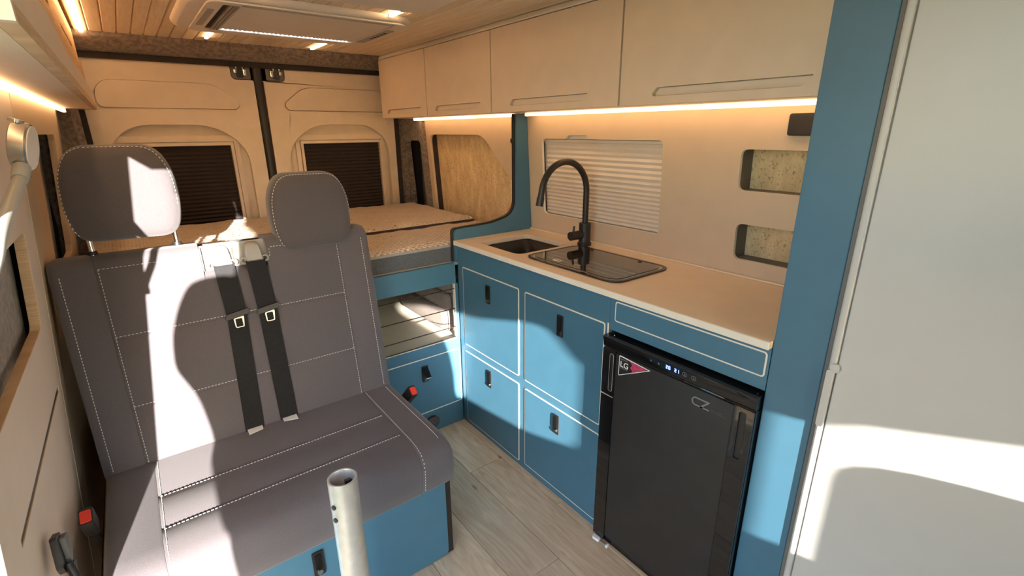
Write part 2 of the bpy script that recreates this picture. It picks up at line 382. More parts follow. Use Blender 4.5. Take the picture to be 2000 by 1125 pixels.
led((.398, 2.59, 1.777), (.412, 2.82, 1.7848), 'short warm ceiling strip behind the air conditioner nearer the locker', 'led2')
led((.884, 2.59, 1.777), (.898, 2.87, 1.7848), 'short warm ceiling strip behind the air conditioner nearer the cabinets', 'led2')
led((.884, 1.795, 1.774), (.898, 1.890, 1.7848), 'warm ceiling strip between the roof panel and the air conditioner', 'led2')
led((.398, 1.30, 1.780), (.412, 1.86, 1.7848), 'warm ceiling strip in front of the air conditioner nearer the locker', 'led2')

# ------------------------------------------------------------------ rear doors
def rear_door(idx, x0, x1, flip):
    """x0 outer edge, x1 seam edge; flip mirrors about the seam"""
    cx = .650
    def X(x): return x if not flip else 2*cx-x
    def poly(pts, r): return rpoly([(X(p[0]), p[1]) for p in pts], r)
    D = thing('door_%d' % idx, (X((x0+x1)/2), 3.06, .6), None, None, kind='structure')
    top = 1.70
    arch = [(-.055, .70), (.545, .70), (.545, 1.29), (.40, 1.405), (.06, 1.405), (-.055, 1.31)]
    ra = [0, 0, .10, .13, .13, .10]
    # latch cut-out at the top seam corner
    outl = [(x0, .60), (x1, .60), (x1, 1.628), (.518, 1.628), (.518, top), (x0, top)]
    ro = [0, 0, .01, .025, 0, 0]
    em = [(-.05, 1.482), (.525, 1.482), (.540, 1.515), (.43, 1.602), (-.01, 1.602), (-.05, 1.56)]; er = [.03, .02, .03, .05, .04, .03]
    eo = [(.245+(p[0]-.245)*1.005, 1.542+(p[1]-1.542)*1.024) for p in em]
    obj('door_panel', B().prism('y', poly(outl, ro), 3.045, 3.075, [poly(arch, ra), poly(eo, er)]), 'doorpanel', D, bevel=.004, seg=3)
    # sloping reveal and recessed pan
    pan = [(-.10, .66), (.60, .66), (.60, 1.45), (-.10, 1.45)]
    wn_ = [(-.002, .66), (.464, .66), (.464, 1.302), (-.002, 1.302)]
    wn2 = [(.0, .85), (.464, .85), (.464, 1.302), (.0, 1.302)]
    obj('window_pan', B().prism('y', poly(pan, 0), 3.067, 3.0745, [poly(wn2, .004)]).xf(lambda x, y, z: (x, y+.014, z)), 'doorpanel', D)
    fo = [(-.03, .70), (.505, .70), (.505, 1.352), (-.03, 1.352)]
    fi = [(-.012, .70), (.478, .70), (.478, 1.318), (-.012, 1.318)]
    fi0 = [(.0, .72), (.464, .72), (.464, 1.302), (.0, 1.302)]
    obj('window_frame', B().prism('y', poly(fo, .006), 3.064, 3.0805, [poly([(-.0155, .70), (.4815, .70), (.4815, 1.3215), (-.0155, 1.3215)], .006)]), 'doorpanel', D, bevel=.003)
    obj('window_frame', B().prism('y', poly(fi, .006), 3.056, 3.0805, [poly(fi0, .003)]), 'doorpanel', D, bevel=.003)
    # embossed upper field
    obj('embossed_field', B().prism('y', poly(em, er), 3.039, 3.0745), 'doorpanel', D, bevel=.003, seg=2)
    # pleated black blind
    z = .86; i = 0; first = None
    while z < 1.30:
        h = .0205
        if first is None:
            pb = B().prism('x', [(3.080, 0), (3.071, h/2), (3.080, h), (3.084, h), (3.075, h/2), (3.084, 0)], X(.001), X(.463)); pb.xf(lambda x, y, zz: (x, y, zz+z))
            first = obj('blind_pleat', pb, 'dblind', D); fz = z
        else:
            o_ = WL[first.name]; copy_of(first, (o_.x, o_.y, o_.z+(z-fz)), D)
        z += h
    obj('blind_backing', B().box((X(-.02), 3.088, .8), (X(.5), 3.092, 1.34)), 'dblind', D)
    for q in ((.576, 1.531), (.586, 1.136), (.588, 1.415), (.49, 1.638), (-.07, 1.41)):
        bb = B(); bb.disc((X(q[0]), 3.0445, q[1]), (0, -1, 0), .006, .0025, 10); obj('screw_cap', bb, 'doorpanel', D)
    # latch in the corner cut-out
    pl_ = [(.522, 1.632), (.612, 1.632), (.612, 1.70), (.522, 1.70)]
    obj('latch_plate', B().prism('y', poly(pl_, [.018, .004, .004, .004]), 3.049, 3.054), 'cabgrey', D)
    l1 = B()
    for dx in (-.016, .014): l1.tube([(X(.562+dx), 3.036, 1.705), (X(.562+dx), 3.032, 1.682), (X(.562+dx), 3.044, 1.672)], .0034, 8)
    obj('latch_loop', l1, 'chrome', D, smooth=50)
    obj('latch_body', B().prism('y', rpoly([(X(.546), 1.640), (X(.578), 1.640), (X(.576), 1.69), (X(.548), 1.69)], .006), 3.036, 3.0488), 'black', D, bevel=.002)
    for (a_, c_2) in (((.534, 1.658), (.547, 1.678)), ((.577, 1.648), (.592, 1.680))):
        obj('latch_jaw', B().box((X(a_[0]), 3.034, a_[1]), (X(c_2[0]), 3.044, c_2[1])), 'chrome', D, bevel=.003)
    return D
rear_door(1, -.10, .622, False)
rear_door(2, -.105, .630, True)
obj('trim_6', B().prism('z', rpoly([(.6225, 3.085), (.6225, 3.048), (.634, 3.036), (.654, 3.036), (.669, 3.048), (.669, 3.085)], [0, .006, .008, .008, .006, 0]), .6, 1.70), 'black', kind='structure', smooth=40)
obj('trim_7', B().box((-.20, 3.030, 1.6895), (1.45, 3.09, 1.7155)), 'dark', kind='structure')
# felt column at the right rear corner, with its dark recess
fc = B().prism('x', [(2.80, .60), (3.13, .60), (3.13, 1.45), (2.80, 1.45)], -.02, .02, [rr(2.845, .70, 3.055, 1.31, .03)]).xf(lambda x, y, z: (xr(z)-.002+x, y, z))
obj('trim_8', fc, 'felt', kind='structure')
obj('trim_9', B().box((1.405, 3.045, .6), (1.435, 3.10, 1.45)), 'dark', kind='structure')
obj('trim_10', B().prism('z', [(1.44, 3.06), (1.49, 3.06), (1.49, 3.1), (1.44, 3.1)], .6, 1.45), 'felt', kind='structure')

# ------------------------------------------------------------------ right wall panels
def wallp(bld): return bld.xf(lambda x, y, z: (xr(z)+x, y, z))
kw = thing('wall_kitchen', (1.52, 1.1, .91), None, None, kind='structure')
wnd = rpoly([(1.075, .998), (1.717, .998), (1.717, 1.332), (1.565, 1.332), (1.55, 1.347), (1.44, 1.347), (1.425, 1.332), (1.075, 1.332)], [.02, .02, .02, .008, .008, .008, .008, .02])
n1 = rr(.46, 1.186, .79, 1.310, .022); n2 = rr(.46, .966, .782, 1.082, .022)
kp = B().prism('x', [(.439, .9115), (1.8135, .9115), (1.8135, 1.4395), (.439, 1.4395)], 0, .012, [wnd, n1, n2], 0, 1)
obj('wall_panel', wallp(kp), ['wallpanel', 'cream'], kw, bevel=.002, seg=3)
for (a0, a1, c0, c1) in ((.45, 1.18, .796, 1.316), (.45, .960, .788, 1.088)):
    nb = B().prism('x', [(a0, a1), (c0, a1), (c0, c1), (a0, c1)], .0125, .075, [[(a0+.01, a1+.006), (c0-.006, a1+.006), (c0-.006, c1-.006), (a0+.01, c1-.006)]])
    obj('niche_lining', wallp(nb), 'niche', kw)
    obj('niche_back', wallp(B().prism('x', [(a0, a1), (c0, a1), (c0, c1), (a0, c1)], .0755, .085)), 'stone', kw)
# window with a beige pleated blind
wd = thing('window_1', (1.54, 1.4, .98), None, None, kind='structure')
wallo = B().prism('x', [(1.06, .98), (1.735, .98), (1.735, 1.36), (1.06, 1.36)], .034, .040)
obj('blind_backing', wallp(wallo), 'blind', wd)
z = .992; i = 0
while z < 1.318:
    h = .0165 if z < 1.14 else .0205
    pb = B().prism('y', [(0.032, z), (.0245 if z < 1.2 else .0275, z+h*.5), (.032, z+h), (.0345, z+h), (.0345, z)], 1.07, 1.722)
    obj('blind_pleat', wallp(pb), 'blind', wd); z += h; i += 1
obj('blind_rail', wallp(B().box((.018, 1.07, 1.318), (.032, 1.722, 1.330))), 'blind', wd, bevel=.002)
obj('blind_rail', wallp(B().box((.018, 1.07, 1.3315), (.032, 1.722, 1.352))), 'cream', wd, bevel=.002)
# bed side panel with slanted opening
op = [(2.755, .86), (2.755, 1.346), (2.19, 1.346), (1.925, 1.10), (1.893, 1.02), (1.955, .955), (2.06, .915), (2.16, .86)]
ro = [0, .05, .06, .05, .05, .05, .05, 0]
bp = B().prism('x', [(1.845, .70), (2.79, .70), (2.815, .90), (2.905, 1.4395), (1.845, 1.4395)], 0, .015, [rpoly(op, ro)])
bw = thing('wall_bedside', (1.52, 2.4, .8), None, None, kind='structure')
obj('wall_panel', wallp(bp), 'wallpanel', bw, bevel=.002)
obj('niche_back', wallp(B().prism('x', [(1.846, .70), (2.80, .70), (2.80, 1.40), (1.846, 1.40)], .05, .056)), 'stone', bw)
obj('niche_lining', wallp(B().box((.0155, 2.757, .75), (.0495, 2.775, 1.40)).box((.0155, 1.846, 1.348), (.0495, 2.756, 1.356))), 'dark', bw)
t = thing('round_switch', (xr(1.325)-.003, 1.915, 1.325), 'small round dark switch on the beige panel above the bed niche', 'switch')
bb = B(); bb.disc((xr(1.32)-.0008, 1.935, 1.32), (-1, 0, 0), .010, .004, 18); obj('button', bb, 'dark', t, smooth=40)
bb = B(); bb.tube([(xr(1.32)-.0005, 1.935, 1.32), (xr(1.32)-.0025, 1.935, 1.32)], .013, 18); obj('bezel', bb, 'niche', t, smooth=40)
# wall socket
t = thing('wall_socket', (xr(1.375)-.01, .62, 1.345), 'square dark brown socket on the wall beside the tall blue panel', 'socket')
obj('cover', B().prism('x', rr(.585, 1.350, .660, 1.409, .008), xr(1.38)-.007, xr(1.38)-.0025), 'black', t, bevel=.002)
obj('flap', B().prism('x', rr(.592, 1.353, .652, 1.401, .006), xr(1.38)-.012, xr(1.38)-.0072), 'matteblack', t, bevel=.002)

# ------------------------------------------------------------------ overhead cabinets
XC = 1.28
obj('trim_11', B().prism('y', rpoly([(1.278, 1.7615), (1.330, 1.7615), (1.330, 1.7848), (1.292, 1.7848)], [.008, 0, 0, .008]), .44, 2.93), 'acwhite', kind='structure', smooth=50)
ohc = [(.515-.075, 1.098, (.531, .974)), (1.102, 1.797, (1.239, 1.669)), (1.801, 2.366, (1.882, 2.284)), (2.370, 2.93, (2.44, 2.855))]
lab = ['wide beige overhead cabinet next to the tall blue panel', 'wide beige overhead cabinet above the faucet and window blind', 'beige overhead cabinet above the slanted bed niche', 'beige overhead cabinet ending against the rear door']
for (a, c, h), L in zip(ohc, lab):
    t = thing('overhead_cabinet', (1.38, (a+c)/2, 1.44), L, 'cabinet', 'overhead cabinets in a row')
    obj('body', B().prism('y', [(XC+.0185, 1.4405), (xr(1.44)-.004, 1.4405), (xr(1.76)-.004, 1.760), (XC+.0185, 1.760)], a+.001, c-.001), 'panel', t)
    slot = rpoly([(h[0]+.022, 1.463), (h[1]-.004, 1.463), (h[1], 1.470), (h[1]-.016, 1.487), (h[0], 1.487), (h[0], 1.478)], [.004, .004, .004, .004, .003, .004])
    d = obj('door', B().prism('x', [(a+.0015, 1.4405), (c-.0015, 1.4405), (c-.0015, 1.758), (a+.0015, 1.758)], XC, XC+.018, [slot]), 'panel', t)
    rim = rpoly([(h[0]+.023, 1.4645), (h[1]-.0055, 1.4645), (h[1]-.002, 1.470), (h[1]-.0165, 1.4855), (h[0]+.002, 1.4855), (h[0]+.002, 1.478)], .003)
    obj('handle', B().prism('x', rim, XC+.0125, XC+.0175), 'blind', d, bevel=.003, seg=2)

# ------------------------------------------------------------------ blue kitchen base cabinets
XK = 1.089
def ring(a0, z0, a1, z1, w, r=.006): return rr(a0-w, z0-w, a1+w, z1+w, r+w), rr(a0, z0, a1, z1, r)
def latch(parent, y, z, axis='x', pos=XK, open_=False):
    """black push latch: bezel, paddle and button"""
    def T(q): return q
    if axis == 'x':
        bz = B().prism('x', rr(y-.015, z-.040, y+.015, z+.040, .004), pos-.006, pos-.0022)
        pd = B().prism('x', rr(y-.009, z-.018, y+.009, z+.033, .003), pos-.0085, pos-.0062)
        bt = B(); bt.disc((pos-.006, y, z-.027), (-1, 0, 0), .0075, .004, 14)
    else:
        bz = B().prism('y', rr(y-.015, z-.040, y+.015, z+.040, .004), pos-.006, pos-.0022)
        pd = B().prism('y', rr(y-.009, z-.018, y+.009, z+.033, .003), pos-.0085, pos-.0062)
        if open_: pd = B().prism('x', rpoly([(pos-.0065, z+.036), (pos-.042, z-.006), (pos-.040, z-.009), (pos-.0065, z+.030)], 0), y-.013, y+.013)
        bt = B(); bt.disc((y, pos-.006, z-.027), (0, -1, 0), .0075, .004, 14)
    l = obj('latch', bz, 'black', parent, bevel=.0015, label='black push latch')
    obj('paddle', pd, 'gloss', l, bevel=.001); obj('button', bt, 'chrome', l, smooth=40)
kc = thing('kitchen_cabinet', (1.30, 1.37, 0), 'blue base cabinet with four doors outlined in cream below the sink', 'cabinet')
obj('front_frame', B().box((XK+.001, .9225, .0005), (XK+.019, 1.812, .8895)), 'blue', kc)
obj('side_panel', B().box((XK+.0195, .9225, .0005), (1.50, .9375, .8895)), 'blue', kc)
obj('side_panel', B().box((XK+.0195, 1.797, .0005), (1.50, 1.812, .8895)), 'blue', kc)
obj('base_board', B().box((XK+.0195, .938, .0005), (1.50, 1.7965, .015)), 'blue', kc)
doors = [(1.372, .427, 1.770, .796), (.938, .425, 1.334, .794), (1.372, .022, 1.772, .392), (.936, .030, 1.334, .388)]
lats = [(1.575, .720), (1.138, .721), (1.578, .325), (1.146, .321)]
for dd, ll in zip(doors, lats):
    o_, i_ = ring(dd[0]+.003, dd[1]+.003, dd[2]-.003, dd[3]-.003, .0045)
    d = obj('door', B().prism('x', i_, XK-.0022, XK+.0005), 'blue', kc, bevel=.0008, seg=1)
    obj('cream_edge', B().prism('x', o_, XK-.0012, XK+.0005, [rr(dd[0]+.0034, dd[1]+.0034, dd[2]-.0034, dd[3]-.0034, .006)]), 'cream', d)
    latch(d, *ll)
obj('end_post', B().box((XK-.0015, .9225, .002), (XK+.0005, .9275, .80)), 'cream', kc)
dc = thing('drawer_unit', (1.30, .68, .78), 'narrow blue drawer unit outlined in cream above the black fridge', 'drawer')
obj('body', B().box((XK+.001, .44, .7805), (1.50, .9215, .8895)), 'blue', dc)
o_, i_ = ring(.45, .817, .897, .874, .004)
d = obj('drawer_front', B().prism('x', i_, XK-.0022, XK+.0005), 'blue', dc, bevel=.0008, seg=1)
obj('cream_edge', B().prism('x', o_, XK-.0012, XK+.0005, [rr(.4504, .8174, .8966, .8736, .006)]), 'cream', d)

# worktop
bas = rr(1.138, 1.437, 1.413, 1.713, .035)
gl_in = rr(1.16, .965, 1.40, 1.375, .05)
wt = thing('worktop', (1.30, 1.13, .89), 'beige worktop with a pale front edge on the blue kitchen cabinets', 'worktop')
obj('board', B().prism('z', [(1.074, .44), (1.5215, .44), (1.5195, 1.8125), (1.074, 1.8125)], .8905, .910, [bas, gl_in]), 'worktop', wt, bevel=.0015)
obj('front_edge', B().box((1.0725, .44), (1, 1)) if False else B().box((1.071, .44, .8905), (1.0738, 1.8125, .9095)), 'cream', wt, bevel=.001)
obj('rear_upstand', B().box((1.5085, .44, .9102), (1.5175, 1.8125, .9165)), 'worktop', wt, bevel=.002)
# open basin
t = thing('sink_basin', (1.275, 1.575, .74), 'open black sink basin sunk into the worktop beside the partition', 'sink')
inn = rr(1.1395, 1.4385, 1.4115, 1.7115, .034)
bsn = B().loft('z', inn, [(.8895, 1.0), (.80, .985), (.752, .955), (.745, .90)])
bsn.f.pop(-2); bsn.m.pop()
bsn2 = B(); bsn2.v = list(bsn.v); bsn2.f = [tuple(reversed(f)) for f in bsn.f]; bsn2.m = list(bsn.m)
ob = obj('bowl', bsn2, 'black', t, smooth=60)
md = ob.modifiers.new('thick', 'SOLIDIFY'); md.thickness = .003; md.offset = -1
bb = B(); bb.disc((1.275, 1.575, .7455), (0, 0, 1), .035, .004, 24); obj('drain', bb, 'chrome', t, smooth=40)
# glass-covered sink
t = thing('glass_sink_lid', (1.28, 1.17, .91), 'black smoked glass sink lid with a pale inner rim in front of the faucet', 'sink lid')
ro_, ri_ = rr(1.131, .941, 1.424, 1.398, .055, 8), rr(1.143, .953, 1.412, 1.386, .048, 8)
obj('rim', B().prism('z', ro_, .9102, .916, [ri_]), 'gloss', t, bevel=.0015)
rj = rr(1.151, .961, 1.404, 1.378, .045, 8)
obj('seal', B().prism('z', ri_, .9102, .9145, [rj]), 'alu', t)
obj('glass', B().prism('z', rr(1.1515, .9615, 1.4035, 1.3775, .045, 8), .9125, .9175), 'glass', t, bevel=.0015)
for q in ((1.392, 1.29), (1.392, 1.055)):
    bb = B(); bb.disc((q[0], q[1], .9176), (0, 0, 1), .007, .002, 14); obj('hinge_dot', bb, 'matteblack', t)
obj('sticker', B().prism('z', [(1.166, 1.238), (1.166, 1.272), (1.186, 1.272), (1.186, 1.238)], .9176, .9181), 'label', t, label='small white sticker')
obj('sticker_mark', B().box((1.171, 1.243, .91815), (1.181, 1.252, .9185)).box((1.173, 1.258, .91815), (1.181, 1.265, .9185)), 'black', t)
obj('sink_tray', B().prism('z', gl_in, .80, .803), 'matteblack', t)
# faucet
FX, FY = 1.452, 1.389
t = thing('faucet', (FX, FY, .91), 'matte black gooseneck faucet with side lever behind the glass sink lid', 'faucet')
bb = B(); bb.tube([(FX, FY, .9102), (FX, FY, .922), (FX, FY, .924)], [.029, .029, .024], 24); obj('base_ring', bb, 'matteblack', t, smooth=40)
bb = B(); bb.tube([(FX, FY, .9242), (FX, FY, 1.003), (FX, FY, 1.005)], [.0245, .0245, .022], 24); obj('body', bb, 'matteblack', t, smooth=40)
R_ = .12; path = [(FX, FY, 1.0052), (FX, FY, 1.06), (FX, FY, 1.10), (FX, FY, 1.133)]
path += [(FX-R_+R_*math.cos(a), FY, 1.133+R_*math.sin(a)) for a in [math.radians(q) for q in range(8, 169, 8)]]
lx, lz = path[-1][0], path[-1][2]
path += [(lx-.006, FY, lz-.030)]
bb = B(); bb.tube(path, [.0125]*(len(path))); obj('spout', bb, 'matteblack', t, smooth=40)
bb = B(); bb.tube([(lx-.0058, FY, lz-.0290), (lx-.013, FY, lz-.062)], .0145, 16); obj('spout_tip', bb, 'matteblack', t, smooth=40)
bb = B(); bb.tube([(FX-.022, FY, .958), (FX-.082, FY, .958)], .018, 20); lv = obj('lever_housing', bb, 'matteblack', t, smooth=40)
bb = B(); bb.tube([(FX-.066, FY, .974), (FX-.062, FY, .998)], .0045, 10); obj('lever_pin', bb, 'matteblack', lv, smooth=40)

# partition behind the worktop and tall end panel
pt = [(1.080, .8095), (1.080, .955), (1.125, .957), (1.29, .961), (1.427, .99), (1.427, 1.4385), (1.4895, 1.4385), (1.516, .98), (1.520, .8095)]
pr2 = [0, .022, 0, .03, .07, 0, 0, 0, 0]
pth = thing('partition_panel', (1.30, 1.825, .81), 'blue curved partition with black edging between worktop and bed', 'panel')
obj('face', B().prism('y', rpoly(pt, pr2, 8), 1.8140, 1.826), 'blue', pth, bevel=.001)
pt2 = [(1.0735, .8095), (1.0735, .9615), (1.123, .9635), (1.286, .9675), (1.4205, .996), (1.4205, 1.4385), (1.4895, 1.4385), (1.516, .98), (1.520, .8095)]
obj('black_edging', B().prism('y', rpoly(pt2, pr2, 8), 1.8262, 1.842), 'matteblack', pth, bevel=.002)
t = obj('tall_panel', B().box((XK, .3315, .001), (1.50, .4385, 1.784)), 'blue', bevel=.002, label='tall blue end panel standing between the fridge and the white door', cat='panel')

# ------------------------------------------------------------------ white door at the right
D = thing('door_3', (XK, .05, 0), None, None, kind='structure')
obj('edge_profile', B().prism('z', rpoly([(XK+.004, .323), (XK-.003, .3225), (XK-.0065, .319), (XK-.0065, .309), (XK+.004, .306)], [0, .003, .003, .003, 0]), .002, 1.78), 'white', D, smooth=50)
obj('door_leaf', B().box((XK-.004, -.55, .002), (XK+.02, .3055, 1.78)), 'white', D, bevel=.002)
hb = B().prism('x', rr(.3075, .757, .3205, .892, .006), XK-.0145, XK-.0067)
obj('handle', hb, 'white', D, bevel=.0035, seg=3)
obj('handle_cap', B().prism('x', rr(.300, .888, .316, .906, .007), XK-.013, XK-.0067), 'white', D, bevel=.003)
obj('trim_12', B().box((XK+.002, .3240, .002), (XK+.02, .3312, 1.784)), 'cabgrey', kind='structure')
obj('wall_bathroom', B().box((XK+.03, -.58, .0), (1.63, -.55, 1.784)), 'white', kind='structure')

# ------------------------------------------------------------------ fridge
fr_ = thing('fridge', (1.28, .68, 0), 'black built-in compressor fridge with touch display under the worktop', 'fridge')
FXF = 1.066
obj('carcass', B().box((1.105, .4420, .004), (1.49, .9195, .768)), 'black', fr_)
cp = obj('control_panel', B().prism('y', rpoly([(1.104, .769), (1.064, .769), (1.0615, .7665), (1.0665, .7335), (1.104, .7335)], [0, .001, .001, .0015, 0], 3), .4420, .9195), 'gloss', fr_, smooth=40)
dr = obj('door', B().prism('x', rr(.4420, .006, .9195, .7305, .006), FXF+.004, 1.1035), 'gloss', fr_, bevel=.002)
pz = [(.495, .030), (.868, .030), (.868, .724), (.495, .724)]
obj('door_panel', B().prism('x', rpoly(pz, .003), FXF, FXF+.0038), 'fridge', dr, bevel=.001)
# side strips with vertical grips
for (y0, y1, hy0, hy1, zt, zb_) in ((.8695, .9185, .876, .889, .716, .590), (.4430, .4935, .462, .478, .716, .585)):
    st = obj('side_strip', B().prism('x', rr(y0, .010, y1, .728, .003), FXF-.002, FXF+.0038, [rr(hy0, zb_, hy1, zt, .006)]), 'gloss', dr, bevel=.001)
    obj('grip_recess', B().prism('x', rr(hy0, zb_, hy1, zt, .006), FXF+.002, FXF+.0036), 'matteblack', st)
    gr = B().prism('x', rr(hy0-.0012, zb_-.0012, hy1+.0012, zt+.0012, .007), FXF-.0028, FXF-.0021, [rr(hy0, zb_, hy1, zt, .006)])
    obj('grip_rim', gr, 'alu' if y0 > .8 else 'black', st)
obj('grip_line', B().box((FXF-.003, .870, .570), (FXF-.0021, .918, .573)), 'alu', dr)
def face_m(y, z, x=FXF-.0008, sx=1, tilt=0):   # text plane facing -x, reading towards -y
    return Matrix.Translation((x, y, z)) @ Matrix.Rotation(tilt, 4, 'Y') @ Matrix(((0, 0, -1, 0), (-1, 0, 0, 0), (0, 1, 0, 0), (0, 0, 0, 1)))
lo = B()
lo.prism('x', rpoly([(.6005, .7015), (.580, .7015), (.580, .6975), (.600, .6975), (.604, .690), (.600, .6805), (.573, .6805), (.573, .6765), (.602, .6765), (.609, .689)], [.006, 0, 0, .006, .004, .006, 0, 0, .008, .008]), FXF-.0008, FXF-.0002)
lo.prism('x', [(.580, .7015), (.556, .7015), (.556, .699), (.574, .6805), (.556, .6805), (.556, .6765), (.582, .6765), (.582, .679), (.5635, .6975), (.580, .6975)], FXF-.0008, FXF-.0002)
obj('brand_mark', lo, 'logo', dr, label='pale grey brand lettering')
text('brand_text', 'concrete', .0085, 'logo2', dr, face_m(.552, .6835))
obj('brand_line', B().box((FXF-.0008, .510, .6785), (FXF-.0002, .552, .6795)), 'logo2', dr)
# triangular sticker
tri = rpoly([(.855, .655), (.855, .724), (.741, .716)], [.006, .006, .005]); tri2 = rpoly([(.8525, .6585), (.8525, .7205), (.748, .7145)], [.004, .004, .003])
sk_ = obj('sticker', B().prism('x', tri, FXF-.0008, FXF-.0001), 'label', dr, label='triangular sticker with white rim and magenta corner')
obj('sticker_face', B().prism('x', tri2, FXF-.0013, FXF-.0009), 'black', sk_)
obj('sticker_magenta', B().prism('x', [(.815, .7180), (.805, .7095), (.812, .698), (.803, .6895), (.806, .684), (.760, .7095), (.755, .7140)], FXF-.0017, FXF-.0014), 'sticker', sk_)
text('sticker_text', 'LG', .026, 'label', sk_, face_m(.8495, .689, FXF-.0020))
obj('sticker_line', B().box((FXF-.0018, .822, .7125), (FXF-.0014, .848, .7145)), 'logo', sk_)
obj('sticker_line', B().box((FXF-.0018, .822, .684), (FXF-.0014, .848, .6855)), 'logo', sk_)
# display digits and icons on the sloping band
sl_ = (.0050/.0330)
def band(bld): return bld.xf(lambda x, y, z: (1.0615+(.7665-z)*sl_-.0003+x, y, z))
SEG = {'2': 'abged', '0': 'abcdef', '1': 'bc'}
def digit(bld, ch, y, z, w=.0052, h=.0105, k=.0013):
    g_ = {'a': ((0, h-k), (w, h)), 'g': ((0, h/2-k/2), (w, h/2+k/2)), 'd': ((0, 0), (w, k)), 'f': ((0, h/2), (k, h)), 'e': ((0, 0), (k, h/2)), 'b': ((w-k, h/2), (w, h)), 'c': ((w-k, 0), (w, h/2))}
    for s2 in SEG[ch]:
        (u0, v0), (u1, v1) = g_[s2]; bld.box((-.0004, y-u0, z+v0), (.0001, y-u1, z+v1))
dg = B(); digit(dg, '2', .692, .746); digit(dg, '0', .684, .746); digit(dg, '2', .665, .746); digit(dg, '1', .657, .746)
obj('display_digits', band(dg), 'blue_led', cp, label='lit blue figures 20 and 21')
for yy in (.742, .716, .634, .607):
    ic = B()
    if yy > .65: ic.prism('x', [(yy-.003, .748), (yy+.003, .748), (yy, .754)], -.0004, .0001)
    else: ic.prism('x', rr(yy-.0065, .7445, yy+.0065, .7575, .0065), -.0004, .0001, [rr(yy-.0055, .7455, yy+.0055, .7565, .0055)]); ic.prism('x', [(yy-.0025, .748), (yy+.0025, .748), (yy, .754)], -.0004, .0001)
    obj('touch_icon', band(ic), 'logo', cp)
for yy in (.895, .452):
    bb = B(); bb.disc((1.085, yy, .769), (0, 0, 1), .003, .002, 10); obj('screw', bb, 'chrome', fr_)
obj('plinth', B().box((1.078, .4425, .0), (1.0885, .9195, .0055)), 'cabgrey', fr_)
t = thing('plastic_clip', (1.058, .885, 0), 'small white and pink plastic clip lying on the floor at the fridge corner', 'clip')
obj('clip_body', B().prism('z', rpoly([(1.046, .905), (1.060, .908), (1.062, .880), (1.049, .878)], .003), .0002, .010), 'label', t, bevel=.002)
obj('clip_arm', B().prism('z', rpoly([(1.053, .877), (1.060, .877), (1.060, .850), (1.054, .850)], .002), .0002, .006), 'guide', t, bevel=.001)
obj('clip_foot', B().box((1.050, .842, .0002), (1.063, .8495, .012)), 'label', t, bevel=.002)

# ------------------------------------------------------------------ bed and storage
bf = thing('bed_frame', (.64, 2.4, 0), 'blue bed platform with open storage bay and a cream-outlined hatch below', 'bed frame')
Y0 = 1.8145
obj('beam', B().box((-.20, Y0, .713), (1.0765, Y0+.018, .8085)), 'blue', bf, bevel=.001)
obj('platform', B().box((-.20, Y0+.019, .792), (1.488, 3.03, .808)), 'shelf', bf)
lowp = B().box((-.20, Y0, .001), (1.0870, Y0+.018, .4445)); obj('front_board', lowp, 'blue', bf)
obj('post', B().box((1.0725, Y0, .445), (1.0870, Y0+.018, .7125)), 'blue', bf)
obj('cream_edge', B().box((1.0690, Y0+.0005, .4455), (1.0722, Y0+.018, .7125)).box((-.19, Y0+.0005, .4447), (1.0688, Y0+.018, .4478)), 'cream', bf)
o_, i_ = ring(.40, .119, 1.078, .388, .0045)
h_ = obj('hatch', B().prism('y', rr(.40, .119, 1.078, .388, .006), Y0-.0018, Y0-.0001), 'blue', bf)
obj('cream_edge', B().prism('y', o_, Y0-.0011, Y0-.0001, [rr(.3996, .1186, 1.0784, .3884, .006)]), 'cream', h_)
latch(h_, .893, .318, 'y', Y0, True)
vt = B(); vt.tube([(.915, Y0-.0002, .055), (.915, Y0-.008, .055)], .034, 28); v_ = obj('air_vent', vt, 'black', bf, smooth=40)
for q in range(-3, 4):
    hw = math.sqrt(max(.0004, .030**2-(q*.008)**2)); obj('vent_slat', B().box((.915-hw, Y0-.0115, .055+q*.008-.0018), (.915+hw, Y0-.0082, .055+q*.008+.0018)), 'cabgrey', v_)
obj('bay_floor', B().box((-.20, Y0+.0185, .425), (1.50, 2.95, .4445)), 'shelf', bf)
obj('bay_back', B().box((-.20, 2.951, .425), (1.50, 2.962, .79)), 'shelf', bf)
# elastic cords across the bay
for i, zc in enumerate((.688, .593, .503, .4525)):
    c = B(); c.tube([(-.15, Y0+.004, zc), (.6, Y0+.003, zc-.003), (1.0688, Y0+.004, zc)], .0021, 6)
    obj('elastic_cord', c, 'matteblack', smooth=40, label=['topmost', 'second', 'third', 'lowest'][i]+' black elastic cord stretched across the storage bay', cat='cord', group='elastic cords across the storage bay')
# folded cushions in the bay
def cushion(x0, y0, z0, x1, y1, z1, L):
    p = rr(y0, z0, y1, z1, .03, 5)
    t = thing('cushion', ((x0+x1)/2, (y0+y1)/2, z0), L, 'cushion', 'taupe cushions in the storage bay')
    obj('pad', B().loft('x', p, [(x0, .86, .8), (x0+.008, .95, .92), (x0+.02, 1, 1), (x1-.02, 1, 1), (x1-.008, .95, .92), (x1, .86, .8)]), 'greycloth', t, smooth=50)
    obj('seam', B().loft('x', p, [(x0+.0195, 1.006, 1.01), (x0+.0225, 1.006, 1.01)]), 'dark', t)
    return t
cushion(1.055, 1.90, .4452, 1.45, 2.40, .555, 'taupe cushion at the bottom of the stack in the storage bay')
cushion(1.062, 1.87, .5575, 1.46, 2.42, .640, 'taupe cushion in the middle of the stack in the storage bay')
cushion(1.068, 1.86, .6425, 1.46, 2.36, .735, 'taupe cushion on top of the stack in the storage bay')
